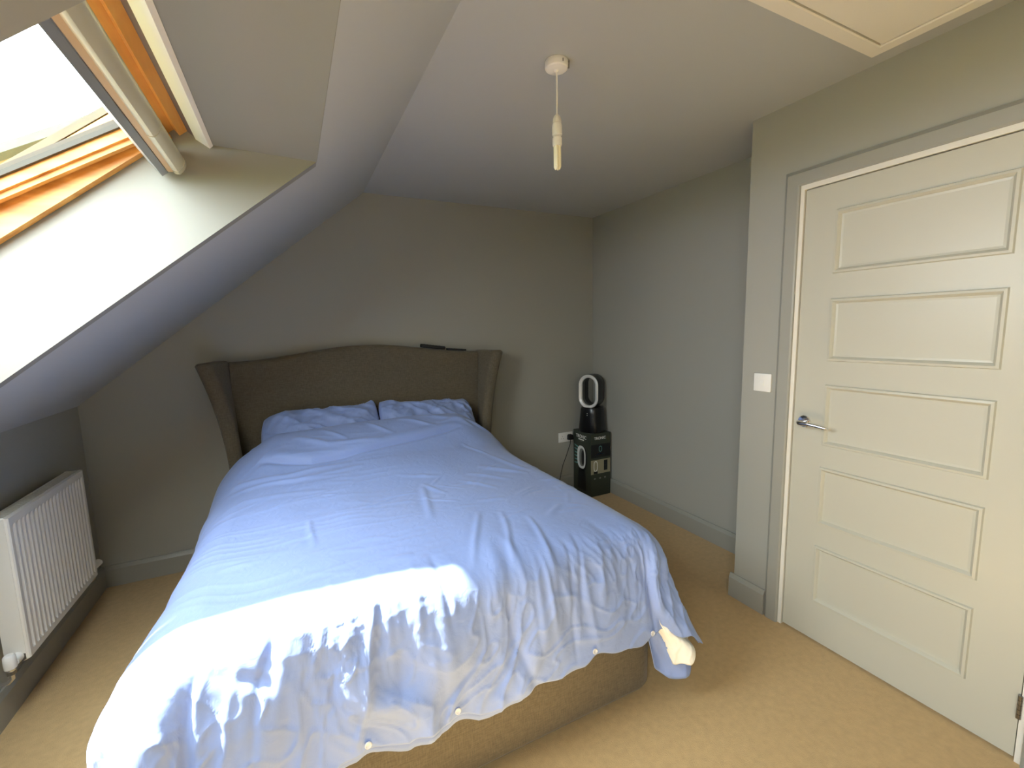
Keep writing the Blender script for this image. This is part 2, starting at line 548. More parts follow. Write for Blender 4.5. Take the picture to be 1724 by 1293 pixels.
# ================================================================== SKYLIGHTS
FW = 0.052                                             # frame width
def rail(mb, u0, u1, n0, n1, ya, yb):
    mb.prism([WP(u0, n0), WP(u1, n0), WP(u1, n1), WP(u0, n1)], ya, yb)
def skylight(idx, ya, yb, tilt, label):
    w = empty('window_%d' % idx, (0, 0, 0)); struct(w)
    tag(w, label, 'window')
    g = 0.004
    y0, y1 = ya + g, yb - g
    f = MB()
    # outer frame: top, bottom, sides (each with a step)
    rail(f, 0.0, FW * 0.55, -0.004, 0.12, y0, y1)
    f.build('frame_top', M['pine'], w)
    f = MB(); rail(f, FW * 0.55, FW, 0.018, 0.12, y0, y1); f.build('frame_rebate', M['pine'], w)
    f = MB(); rail(f, WLEN - FW, WLEN, 0.0, 0.12, y0, y1); f.build('frame_bottom', M['pine'], w)
    for (a, b) in ((y1 - 0.032, y1), (y0, y0 + 0.032)):
        f = MB(); rail(f, FW, WLEN - FW, 0.0, 0.12, a, b); f.build('frame_side', M['pine_side'], w)
    # sash, pivoted at mid height: its top swings into the room
    uc, nc = WLEN / 2, 0.100
    ca, sa = math.cos(tilt), math.sin(tilt)
    def SP(u, n):
        du, dn = u - uc, n - nc
        return WP(uc + du * ca - dn * sa, nc + du * sa + dn * ca)
    def srail(mb, u0, u1, n0, n1, a, b): mb.prism([SP(u0, n0), SP(u1, n0), SP(u1, n1), SP(u0, n1)], a, b)
    sash = empty('sash', (0, 0, 0), 0, w)
    sy0, sy1 = y0 + 0.036, y1 - 0.036
    st, sb = FW + 0.004, WLEN - FW - 0.004
    sw = 0.052
    for (a, b, inner) in ((sy1 - sw, sy1, sy1 - sw), (sy0, sy0 + sw, sy0 + sw)):
        sg = 1 if inner == a else -1
        m_ = MB()
        srail(m_, st, sb, 0.080, 0.132, a, b)
        # stepped moulding on the inner face of the rail
        srail(m_, st, sb, 0.066, 0.080, min(inner + sg * 0.012, inner + sg * 0.030), max(inner + sg * 0.012, inner + sg * 0.030))
        srail(m_, st, sb, 0.072, 0.080, min(inner + sg * 0.036, inner + sg * 0.050), max(inner + sg * 0.036, inner + sg * 0.050))
        m_.build('sash_rail', M['pine_side'], sash)
    for (a, b) in ((st, st + sw), (sb - sw, sb)):
        m_ = MB(); srail(m_, a, b, 0.080, 0.132, sy0 + sw, sy1 - sw); m_.build('sash_rail', M['pine'], sash)
    # gasket beads round the pane
    gk = MB(); gw = 0.012
    srail(gk, st + sw, sb - sw, 0.106, 0.128, sy1 - sw - gw, sy1 - sw)
    srail(gk, st + sw, sb - sw, 0.106, 0.128, sy0 + sw, sy0 + sw + gw)
    srail(gk, st + sw, st + sw + gw, 0.106, 0.128, sy0 + sw + gw, sy1 - sw - gw)
    srail(gk, sb - sw - gw, sb - sw, 0.106, 0.128, sy0 + sw + gw, sy1 - sw - gw)
    gk.build('gasket', M['gasket'], sash)
    pn = MB(); srail(pn, st + sw + 0.002, sb - sw - 0.002, 0.112, 0.117, sy0 + sw + 0.002, sy1 - sw - 0.002)
    pn.build('pane', M['glass'], sash)
    if tilt:
        # foam filter along the frame top; flap added as solid strip to block sun
        m_ = MB(); rnd = random.Random(3); yy = y0 + 0.06
        while yy < y1 - 0.10:
            L = rnd.uniform(0.02, 0.06)
            rail(m_, FW + 0.004, FW + 0.030 + rnd.uniform(-.006, .006), 0.052, 0.075, yy, min(yy + L, y1 - 0.08))
            yy += L + rnd.uniform(0.002, 0.012)
        m_.build('vent_filter', M['foam'], w)
        m_ = MB(); rail(m_, FW - 0.004, FW + 0.055, 0.090, 0.096, y0 + 0.034, y1 - 0.034); m_.build('sun_block_flap', M['pine'], w)
    # daylight portal (sampling aid only; emits nothing of its own)
    pd = bpy.data.lights.new('sky_portal', 'AREA'); pd.shape = 'RECTANGLE'; pd.size = abs(yb - ya); pd.size_y = WLEN
    pd.cycles.is_portal = True
    po = bpy.data.objects.new('sky_portal', pd); COL.objects.link(po)
    cx, cz = WP(WLEN / 2, 0.24)
    nrm = Vector((SA, 0, -CA)); yv = Vector((0, 1, 0)); zz = -nrm
    xv = yv; yv2 = zz.cross(xv)
    po.matrix_world = Matrix(((xv.x, yv2.x, zz.x, cx), (xv.y, yv2.y, zz.y, (ya + yb) / 2), (xv.z, yv2.z, zz.z, cz), (0, 0, 0, 1)))
    return SP
SPF = skylight(1, WINS[0][0], WINS[0][1], math.radians(7.0), 'pine-framed roof skylight tilted open on its pivot')
skylight(2, WINS[1][0], WINS[1][1], 0.0, 'unseen closed pine-framed skylight added behind the camera for daylight')  # added out of view to throw daylight on the door and carpet
# white lining strip at the head of the reveal
o = struct(MB().prism([(0.890, 2.062), (0.900, 2.072), (0.862, 2.100), (0.852, 2.086)], WY0, WY1).build('trim_3', M['white_trim']))
tag(o, 'white lining strip between the skylight frame and reveal head', 'trim')

o = struct(MB().prism([(0.853, 2.090), (0.862, 2.100), (0.840, 2.125), (0.826, 2.112)], WY0, WY1).build('trim_4', M['groove']))
tag(o, 'dark groove between the skylight frame and the white lining strip', 'trim')
# roller blind cassette hanging on the top rail of the sash
bl = empty('roller_blind', (0.79, (WY0 + WY1) / 2, 1.97))
tag(bl, 'cream aluminium roller blind cassette across the top of the skylight', 'blind')
def inv(o, parent):                                     # keep world coordinates under an offset parent
    o.location = -Vector(parent.location)
    return o
bc = (0.787, 2.000)
by0, by1 = -2.500, -1.405
def BP(a, b):                                           # a along the slope (downwards), b towards the room
    return (bc[0] - a * CA + b * SA, bc[1] - a * SA - b * CA)
prof = [(-0.030, -0.030), (-0.030, 0.010)]
for k in range(9):
    t = k / 8 * PI / 2
    prof.append((-0.030 + 0.042 * (1 - math.cos(t)), 0.010 + 0.030 * math.sin(t)))
prof += [(0.018, 0.036), (0.022, 0.030), (0.022, -0.030)]
inv(MB().prism([BP(a, b) for a, b in prof], by0, by1).build('cassette', M['alu'], bl, True, 35), bl)
inv(MB().prism([BP(0.022, -0.028), BP(0.034, -0.028), BP(0.034, 0.022), BP(0.022, 0.030)], by0 + .01, by1 - .004).build('cover_panel', M['alu_tan'], bl), bl)
inv(MB().prism([BP(0.036, -0.030), BP(0.056, -0.030), BP(0.056, 0.020), BP(0.036, 0.020)], by0, by1 + 0.006).build('bottom_bar', M['alu_grey'], bl), bl)
capp = [(a * 1.04, b * 1.04) for a, b in prof]
for ya, yb in ((by0 - 0.006, by0 + 0.020), (by1 - 0.020, by1 + 0.006), (by0 + 0.20, by0 + 0.206), (by1 - 0.300, by1 - 0.294)):
    inv(MB().prism([BP(a, b) for a, b in capp], ya, yb).build('joint_cap', M['alu'], bl, True, 35), bl)

# ================================================================== BED
XB = 1.540
bed = empty('bed', (XB, -1.05, 0.0))
tag(bed, 'brown linen upholstered divan bed with winged headboard', 'bed')
def bl_(o): o.location = (-XB, 1.05, 0); return o
BX0, BX1, BY0, BY1 = XB - 0.75, XB + 0.745, -2.040, -0.12
base = MB(); prev = None
for z_, i_ in ((0.025, 0.020), (0.030, 0.008), (0.045, 0.0), (0.330, 0.0), (0.352, 0.008), (0.36, 0.022)):
    ring_ = []
    for (cx_, cy_, a_) in ((BX1 - .09, BY1 - .09, 0), (BX0 + .09, BY1 - .09, PI / 2), (BX0 + .09, BY0 + .09, PI), (BX1 - .09, BY0 + .09, 1.5 * PI)):
        for k in range(9):
            t_ = a_ + PI / 2 * k / 8
            ring_.append((cx_ + (.09 - i_) * math.cos(t_), cy_ + (.09 - i_) * math.sin(t_), z_))
    vs_ = base.verts(ring_)
    if prev:
        for k in range(len(vs_)): base.face([prev[k], prev[(k + 1) % len(vs_)], vs_[(k + 1) % len(vs_)], vs_[k]])
    else: base.face(vs_[::-1])
    prev = vs_
base.face(prev)
bl_(base.build('divan_base', M['linen'], bed, True, 40))
for (fx, fy) in ((BX0 + .12, BY0 + .12), (BX1 - .12, BY0 + .12), (BX0 + .12, BY1 - .12), (BX1 - .12, BY1 - .12)):
    bl_(MB().lathe([(0, 0), (0.022, 0), (0.024, 0.005), (0.024, 0.03), (0, 0.03)], 16, Matrix.Translation((fx, fy, 0))).build('foot', M['matblack'], bed, True, 40))
mt = MB().box(BX0 + .035, BX1 - .045, BY0 + .14, BY1, 0.36, 0.545, 0.05, 4)
bl_(mt.build('mattress', M['mattress'], bed, True, 40))

# headboard panel with arched top
def hb_top(x):
    t = abs(x - XB) / 0.80
    return 1.352 - 0.075 * (0.5 - 0.5 * math.cos(PI * min(1, t))) * (1.0)
def panel_mesh():
    bm = bmesh.new()
    nx = 60
    X0, X1 = XB - 0.80, XB + 0.80
    def prof(zt):
        # section (y,z) from the back foot over the rounded top to the front foot
        r = 0.03
        pts = [(-0.022, 0.05), (-0.022, zt - r)]
        for k in range(1, 7):
            a = k / 6 * PI / 2
            pts.append((-0.022 - r * (1 - math.cos(a)), zt - r + r * math.sin(a)))
        for k in range(0, 7):
            a = k / 6 * PI / 2
            pts.append((-0.085 - r * math.sin(a) + 0.005, zt - r + r * math.cos(a)))
        pts += [(-0.110, 0.9), (-0.110, 0.05)]
        return pts
    rows = []
    for i in range(nx + 1):
        x = X0 + (X1 - X0) * i / nx
        rows.append([bm.verts.new((x, y, z)) for y, z in prof(hb_top(x))])
    for i in range(nx):
        for j in range(len(rows[0]) - 1):
            bm.faces.new([rows[i][j], rows[i + 1][j], rows[i + 1][j + 1], rows[i][j + 1]])
    bm.faces.new(rows[0]); bm.faces.new(rows[-1][::-1])
    bmesh.ops.recalc_face_normals(bm, faces=bm.faces)
    me = bpy.data.meshes.new('headboard'); bm.to_mesh(me); bm.free()
    return me
bl_(link('headboard', panel_mesh(), M['linen'], bed, True, 50))

# wings: upholstered side pieces that flare outwards at the top
def wing(sgn):
    bm = bmesh.new()
    nz = 26
    rows = []
    for i in range(nz + 1):
        z = 0.05 + (1.268 - 0.05) * i / nz
        u = max(0.0, (z - 0.55) / 0.72)
        out = 0.835 + 0.115 * u ** 2.0          # outer face offset from the bed axis at the front
        th = 0.072 + 0.020 * u
        inn = out - th
        backin, backout = 0.775 + 0.03 * u, 0.820 + 0.07 * u
        # section, counter-clockwise in plan: back inner, front inner, rounded nose, front outer, back outer
        sec = [(backin, -0.03)]
        yf = -0.265
        sec.append((backin, -0.10))
        cx, rr = (out + inn) / 2, th / 2
        for k in range(9):
            a = PI + PI * k / 8
            sec.append((cx + rr * math.cos(a), yf + 0.03 + rr * 0.8 * math.sin(a)))
        sec += [(backout, -0.10), (backout, -0.03)]
        rows.append([bm.verts.new((XB + sgn * a, b, z)) for a, b in sec])
    n = len(rows[0])
    # rounded top
    for off, shr in ((0.010, 0.012), (0.016, 0.030)):
        src = rows[nz]
        c = sum((v.co for v in src), Vector()) / n
        rows.append([bm.verts.new((c.x + (v.co.x - c.x) * (1 - shr * 8), c.y + (v.co.y - c.y) * (1 - shr * 3), 1.268 + off)) for v in src])
    for i in range(len(rows) - 1):
        for j in range(n):
            bm.faces.new([rows[i][j], rows[i][(j + 1) % n], rows[i + 1][(j + 1) % n], rows[i + 1][j]])
    bm.faces.new(rows[0][::-1]); bm.faces.new(rows[-1])
    bmesh.ops.recalc_face_normals(bm, faces=bm.faces)
    me = bpy.data.meshes.new('headboard_wing'); bm.to_mesh(me); bm.free()
    return bl_(link('headboard_wing', me, M['linen'], bed, True, 60))
wing(-1); wing(1)

# ------------------------------------------------------------------ noise for cloth
class VN:
    def __init__(s, seed):
        s.t = np.random.RandomState(seed).rand(128, 128) * 2 - 1
    def __call__(s, x, y):
        xi = np.floor(x).astype(int); yi = np.floor(y).astype(int)
        fx = x - xi; fy = y - yi
        fx = fx * fx * fx * (fx * (fx * 6 - 15) + 10); fy = fy * fy * fy * (fy * (fy * 6 - 15) + 10)
        t = s.t
        a = t[xi % 128, yi % 128]; b = t[(xi + 1) % 128, yi % 128]
        c = t[xi % 128, (yi + 1) % 128]; d = t[(xi + 1) % 128, (yi + 1) % 128]
        return (a * (1 - fx) + b * fx) * (1 - fy) + (c * (1 - fx) + d * fx) * fy
def sstep(a, b, x):
    t = np.clip((x - a) / (b - a), 0, 1)
    return t * t * (3 - 2 * t)

# ------------------------------------------------------------------ duvet
XDV = 1.508                                # axis of the duvet, which hangs a little to the left
DVW, DVR, DVRZ = 0.884, 0.190, 0.150      # half width, roll radius, roll drop
Y_HEAD, Y_FOOT = -0.400, -2.135
DVL = Y_HEAD - Y_FOOT
ZT = 0.645
QL = PI / 2 * 0.171
def hem_len(s):
    """cloth length beyond the roll start at the foot, as a function of the across coordinate"""
    h = 0.435 + 0.010 * np.sin(s * 9.0 + 1.0) + 0.006 * np.sin(s * 23.0) + 0.004 * np.sin(s * 51.0)
    h = h + 0.030 * sstep(-0.38, -0.52, s)
    for b in BUTTONS: h = h - 0.012 * np.exp(-((s - b) / 0.035) ** 2)
    return h - 0.06 * sstep(SIDE - 0.24, SIDE, np.abs(s)) ** 2
BUTTONS = [0.690, 0.435, -0.065, -0.317]
SIDE = DVW - DVR + 0.50
def top_z(x, y):
    """height of the duvet's top face (x measured from the bed axis)"""
    ax = np.abs(x)
    z = ZT + 0.055 * np.cos(np.clip(ax / 0.85, 0, 1) * PI / 2) ** 0.8 * sstep(-2.12, -1.84, y) + 0.012 * np.exp(-((y + 1.65) / 0.30) ** 2)
    m = 0.125 * sstep(-0.78, -0.40, y) + 0.070 * sstep(-1.20, -0.55, y)
    shape = 1.0 - sstep(0.52, 0.86, ax) * 0.75
    return z + m * shape - 0.028 * np.clip(x / 0.85, -1, 0) * sstep(-0.5, -1.2, y)
_rho = np.linspace(0, 1.2, 1201)
def _table(theta):
    c = np.concatenate([[0], np.cumsum(np.cos(theta[:-1]) * np.diff(_rho))])
    d = np.concatenate([[0], np.cumsum(np.sin(theta[:-1]) * np.diff(_rho))])
    return c, d
_ths = PI / 2 * np.clip(_rho / QL, 0, 1)                                      # sides: a round roll, then straight down
_q = np.clip(_rho / 0.15, 0, 1)
_thf = np.radians(74) * _q * _q * (3 - 2 * _q) + np.radians(6) * np.clip((_rho - 0.15) / 0.30, 0, 1)   # foot: tight edge, then a leaning drop
TS, TF = _table(_ths), _table(_thf)
FOOT_T = Y_HEAD + 1.925                                                         # cloth length where the foot edge starts to bend
def drape(s, t, inset=0.0, flare_k=1.0):
    """map cloth coordinates to space: s across from the axis, t from the head edge towards the foot"""
    w, L0 = DVW - inset, FOOT_T - inset
    r = DVR
    sa = np.abs(s); sg = np.sign(s)
    es = np.maximum(sa - (w - r), 0); et = np.maximum(t - L0, 0)
    rho = np.hypot(es, et)
    cph = np.where(rho > 1e-9, es / np.maximum(rho, 1e-9), 0); sph = np.where(rho > 1e-9, et / np.maximum(rho, 1e-9), 0)
    s2 = 2 * cph * sph
    k = sph ** 2
    o = np.interp(rho, _rho, TS[0]) * (1 - k) + np.interp(rho, _rho, TF[0]) * k
    d = np.interp(rho, _rho, TS[1]) * (1 - k) + np.interp(rho, _rho, TF[1]) * k
    ex = np.maximum(rho - QL, 0)
    fl_ = (0.02 + np.where(s < 0, 0.50, 0.36) * s2 ** 2) * flare_k
    o = o + ex * fl_; d = d - ex * (1 - np.sqrt(1 - fl_ ** 2))
    o = o + np.where(s < 0, 0.042, 0.0) * sstep(1.05, 1.6, t) * sstep(0.0, 0.22, es)      # the left foot corner billows outwards
    bx = np.minimum(sa, w - r); by = np.minimum(t, L0)
    x = bx + o * cph; yy = by + o * sph
    y = Y_HEAD - yy
    z = top_z(x, np.maximum(y, Y_FOOT)) - d - inset
    return sg * x, y, z, rho, np.arctan2(sph, cph), s2
n1, n2, n3, n4, n5 = VN(1), VN(2), VN(3), VN(4), VN(5)
_rr = random.Random(11)
FOLDS = []
for k in range(70):                                        # folds running down the foot drop
    s0 = _rr.uniform(-0.95, 0.95)
    FOLDS.append((s0, _rr.uniform(-0.22, 0.22), FOOT_T + _rr.uniform(-0.02, 0.16), _rr.uniform(0.10, 0.38), _rr.uniform(0.008, 0.022), _rr.choice((1, 1, -1)) * _rr.uniform(0.002, 0.0075)))
CREASES = [  # (x0,y0,x1,y1,width,height) on the top face, x from the axis
    (0.10, -1.18, 0.02, -1.62, 0.016, 0.006), (0.10, -1.16, 0.16, -1.36, 0.014, 0.005),
    (0.34, -1.12, 0.52, -1.30, 0.020, 0.007), (0.42, -1.05, 0.66, -1.22, 0.022, 0.008), (0.28, -1.20, 0.40, -1.40, 0.015, 0.005),
    (0.55, -0.90, 0.70, -1.20, 0.020, 0.006), (0.46, -0.72, 0.56, -0.92, 0.012, 0.006), 
    (-0.42, -1.32, -0.40, -1.62, 0.012, 0.005), (-0.55, -1.52, -0.28, -1.47, 0.012, 0.004), (0.20, -1.62, 0.05, -1.98, 0.012, 0.005),
    (0.28, -1.66, 0.18, -2.02, 0.012, 0.005), (0.36, -1.74, 0.32, -2.05, 0.012, 0.005), (0.02, -1.02, 0.20, -1.10, 0.016, 0.004),
    (-0.70, -0.95, -0.36, -1.02, 0.018, 0.004), (-0.68, -1.12, -0.30, -1.10, 0.016, 0.003), (-0.70, -0.80, -0.20, -0.90, 0.018, 0.005)]
for _k in range(46):
    _x, _y, _a, _l = _rr.uniform(-0.70, 0.72), _rr.uniform(-1.85, -0.85), _rr.gauss(0.0, 0.7), _rr.uniform(0.06, 0.22)
    if _x < 0: _a *= 0.4
    else: _a += 0.5 if _rr.random() < 0.5 else -0.6
    CREASES.append((_x, _y, _x + _l * math.cos(_a), _y + _l * math.sin(_a), _rr.uniform(0.008, 0.018), _rr.uniform(0.0015, 0.0045)))
HEADFOLDS = [  # polylines (x,y) with width, height
    ([(-0.62, -0.62), (-0.38, -0.70), (-0.10, -0.69), (0.20, -0.645), (0.50, -0.58)], 0.014, -0.016),
    ([(-0.62, -0.58), (-0.38, -0.655), (-0.10, -0.64), (0.20, -0.60), (0.50, -0.55)], 0.032, 0.008),
    ([(-0.45, -0.50), (-0.28, -0.60), (0.0, -0.63)], 0.016, 0.009), ([(-0.30, -0.47), (-0.18, -0.58)], 0.012, 0.008),
    ([(-0.05, -0.45), (0.08, -0.58)], 0.014, 0.008), ([(0.15, -0.44), (0.35, -0.56)], 0.014, 0.007), ([(0.30, -0.43), (0.60, -0.55)], 0.018, 0.009),
    ([(-0.75, -0.72), (-0.5, -0.78), (-0.2, -0.77)], 0.018, 0.008), ([(-0.75, -0.80), (-0.45, -0.85), (-0.15, -0.84)], 0.016, 0.005),
    ([(0.38, -0.53), (0.60, -0.50), (0.74, -0.54)], 0.014, 0.008)]
def seg_dist(px, py, x0, y0, x1, y1):
    dx, dy = x1 - x0, y1 - y0
    t = np.clip(((px - x0) * dx + (py - y0) * dy) / (dx * dx + dy * dy), 0, 1)
    return np.hypot(px - x0 - t * dx, py - y0 - t * dy), t
def wrinkle(s, t, x, y, rho, phi, s2):
    drop = sstep(0.02, 0.30, rho)
    sp = np.sin(phi)
    foot = sstep(0.2, 0.9, sp) * sstep(0.0, 0.22, rho)
    band = sstep(0.2, 0.9, sp) * sstep(-0.02, 0.12, rho) * (1 - sstep(0.20, 0.42, rho))
    wx = x + 0.012 * n4(x * 4 + 3, y * 4)
    wy = y + 0.012 * n5(x * 4 + 8, y * 4)
    d = 0.008 * n1(s * 3.2 + 5, t * 2.6) + 0.0034 * n2(s * 8, t * 6)
    # long shallow ripples across the left of the top
    rip = 1 - np.abs(n3(s * 3 + 9, t * 24 + 2.5 * n1(s * 2.2, t * 2)))
    d += (1 - drop) * 0.0034 * (rip ** 3 - 0.3) * sstep(0.25, -0.4, s)
    # gathered cloth on the foot drop
    warp = n4(s * 3.5 + 2, t * 4)
    lo = n2(s * 7.5 + 1.6 * warp + (t - DVL) * 1.5 * n1(s * 2, t * 0 + 3.3), t * 1.6 + 3)
    rg = 1 - np.abs(n3(s * 13 + 2.2 * warp, t * 3.2 + 3))
    rg2 = 1 - np.abs(n5(s * 44 + 6.0 * warp, t * 7.0 + 2.0 * n1(s * 9, t * 9)))
    rg3 = 1 - np.abs(n1(s * 15 + t * 13 + 3 * warp, t * 13 - s * 8))
    d += foot * (0.015 * lo + 0.008 * (rg ** 3 - 0.3) * (0.4 + 0.6 * sstep(-0.5, 0.5, n1(s * 3 + 20, t * 2))))
    d += band * 0.0050 * (rg2 ** 3 - 0.3) * sstep(-0.4, 0.5, n4(s * 5 + 30, t * 3))
    d += foot * 0.0050 * (rg3 ** 6 - 0.12)
    # side drops
    side = sstep(0.2, 0.9, np.cos(phi)) * sstep(0.05, 0.25, rho)
    d += side * 0.012 * (1 - np.abs(n3(t * 9 + warp, s * 1.5)) - 0.5)
    # corner cones: radial folds
    cr = s2 ** 1.5 * sstep(0.06, 0.45, rho)
    d += cr * np.where(s > 0, 0.010, 0.026) * np.sin(phi * 8.0 + np.sign(s) * 1.1 + 1.2 * n1(s * 6, t * 6))
    for (s0, sl, t0, ln_, wd_, h) in FOLDS:
        dd = np.abs(s - (s0 + sl * (t - t0) + 0.02 * warp))
        g = sstep(t0 - 0.10, t0 + 0.04, t) * (1 - sstep(t0 + ln_ * 0.6, t0 + ln_ + 0.05, t))
        d += h * np.exp(-(dd / wd_) ** 2) * g
    for (x0, y0, x1, y1, wd_, h) in CREASES:
        dd, tt = seg_dist(wx, wy, x0, y0, x1, y1)
        env = np.sin(np.clip(tt, 0.0, 1.0) * PI) ** 0.8
        d += 1.5 * h * (np.exp(-(dd / wd_) ** 2) - 0.4 * np.exp(-(dd / (wd_ * 2.2)) ** 2)) * env * (1 - sstep(0.22, 0.34, rho))
    for pl_, wd_, h in HEADFOLDS:
        best = None
        for a, b in zip(pl_[:-1], pl_[1:]):
            dd, _ = seg_dist(0.6 * wx + 0.4 * x, 0.6 * wy + 0.4 * y, a[0], a[1], b[0], b[1])
            best = dd if best is None else np.minimum(best, dd)
        fade = sstep(pl_[0][0] - 0.06, pl_[0][0] + 0.10, x) * (1 - sstep(pl_[-1][0] - 0.10, pl_[-1][0] + 0.06, x))
        d += 1.4 * h * np.exp(-(best / wd_) ** 2) * fade
    return d
def grid_mesh(name, X, Y, Z, m, parent, thick=0.0, flip=False):
    a, b = X.shape
    co = np.stack([X, Y, Z], -1).reshape(-1, 3)
    idx = np.arange(a * b).reshape(a, b)
    f = np.stack([idx[:-1, :-1], idx[1:, :-1], idx[1:, 1:], idx[:-1, 1:]], -1).reshape(-1, 4)
    if flip: f = f[:, ::-1]
    me = bpy.data.meshes.new(name)
    me.from_pydata(co.tolist(), [], f.tolist())
    me.update()
    o = link(name, me, m, parent, True)
    if thick:
        md = o.modifiers.new('thickness', 'SOLIDIFY'); md.thickness = thick; md.offset = -1
    return o
def normals(X, Y, Z):
    P = np.stack([X, Y, Z], -1)
    du = np.gradient(P, axis=0); dv = np.gradient(P, axis=1)
    n = np.cross(du, dv)
    n /= np.linalg.norm(n, axis=-1, keepdims=True) + 1e-12
    return n
duvet = empty('duvet', (XB, -1.25, ZT))
tag(duvet, 'pale blue cotton duvet with a buttoned foot hem spread over the bed', 'duvet')
def surf(a, t, inset, wr=1.0, flare=1.0):
    """drape plus wrinkles; returns points and outward normals"""
    x, y, z, rho, phi, s2 = drape(a, t, inset, flare)
    n = normals(x, y, z)
    n = -n; flip = True                     # s runs to +x and t to -y, so the raw normal points down
    d = wrinkle(a, t, x, y, rho, phi, s2) * wr
    return x + n[..., 0] * d + XDV, y + n[..., 1] * d, np.maximum(z + n[..., 2] * d, 0.03), n, flip
def coords(ns, nt, s_lo, s_hi, t_lo, inset, hem_add):
    a = np.linspace(s_lo, s_hi, ns)[:, None] * np.ones((1, nt))
    b = np.linspace(0, 1, nt)[None, :] * np.ones((ns, 1))
    t = t_lo + (FOOT_T - inset(a) + hem_len(a) + hem_add(a) - t_lo) * b
    a = a * (1 - 0.07 * sstep(0.86, 1.0, b) * sstep(0.78, 1.0, np.abs(a) / SIDE))   # rounded corners
    return a, t
def put(name, X, Y, Z, m, thick, flip):
    o = grid_mesh(name, X, Y, Z, m, duvet, thick, flip)
    o.location = -Vector(duvet.location)
corner = lambda s: sstep(0.69, 0.795, s) * (1 - sstep(0.955, 1.135, s))
low_inset = lambda s: 0.016 + 0.032 * sstep(0.675, 0.855, s) * (1 - sstep(1.035, 1.185, s))
low_hem = lambda s: 0.008 + 0.006 * np.sin(s * 14 + 2) + 0.016 * np.exp(-((s + 0.22) / 0.10) ** 2) + 0.014 * np.exp(-((s + 0.46) / 0.05) ** 2) + 0.060 * corner(s) - 0.03 * sstep(0.1, 0.5, s) * (1 - corner(s))
SA_, ST = coords(440, 360, -SIDE, SIDE, 0.0, lambda s: s * 0, lambda s: -0.040 * corner(s))
SX, SY, SZ, SN, fl1 = surf(SA_, ST, SA_ * 0)
put('upper_cover', SX, SY, SZ, M['cotton'], 0.003, fl1)
a, t = coords(260, 180, -SIDE + .02, SIDE - .02, 0.04, low_inset, low_hem)
LX, LY, LZ, _, fl2 = surf(a, t, low_inset(a), 0.95, 1.1)
put('lower_cover', LX, LY, LZ, M['cotton'], 0.003, fl2)
# filling that pokes out of the open corner, lying between the two layers
a, t = coords(60, 60, 0.735, SIDE - 0.06, FOOT_T + 0.22, lambda s: s * 0, lambda s: -0.06 + 0.115 * sstep(0.755, 0.875, s) * (1 - sstep(0.935, 1.095, s)) + 0.006 * np.sin(s * 60))
UX, UY, UZ, un, fl3 = surf(a, t, a * 0)
VX, VY, VZ, _, _ = surf(a, t - low_inset(a), low_inset(a), 0.95, 1.1)
k = 0.62 - 0.42 * sstep(0.6, 1.1, (t - FOOT_T - 0.22) / 0.2) * corner(a)
put('filling', UX * (1 - k) + VX * k, UY * (1 - k) + VY * k, UZ * (1 - k) + VZ * k, M['insert'], 0.008, fl3)
# buttons on the hem
for b_ in BUTTONS:
    i = int(np.argmin(np.abs(SA_[:, 0] - b_)))
    ts = ST[i]; j = int(np.argmin(np.abs(ts - (ts[-1] - 0.016))))
    p = Vector((SX[i, j], SY[i, j], SZ[i, j])); nv = Vector(SN[i, j]).normalized()
    mtx = Matrix.Translation(p + nv * 0.003) @ nv.to_track_quat('Z', 'Y').to_matrix().to_4x4()
    bt_ = MB().lathe([(0, 0), (0.0085, 0), (0.0095, 0.0015), (0.0095, 0.003), (0.0075, 0.0042), (0.006, 0.0030), (0.0, 0.0028)], 20, mtx).build('button', M['button'], duvet, True, 40)
    bt_.location = -Vector(duvet.location)

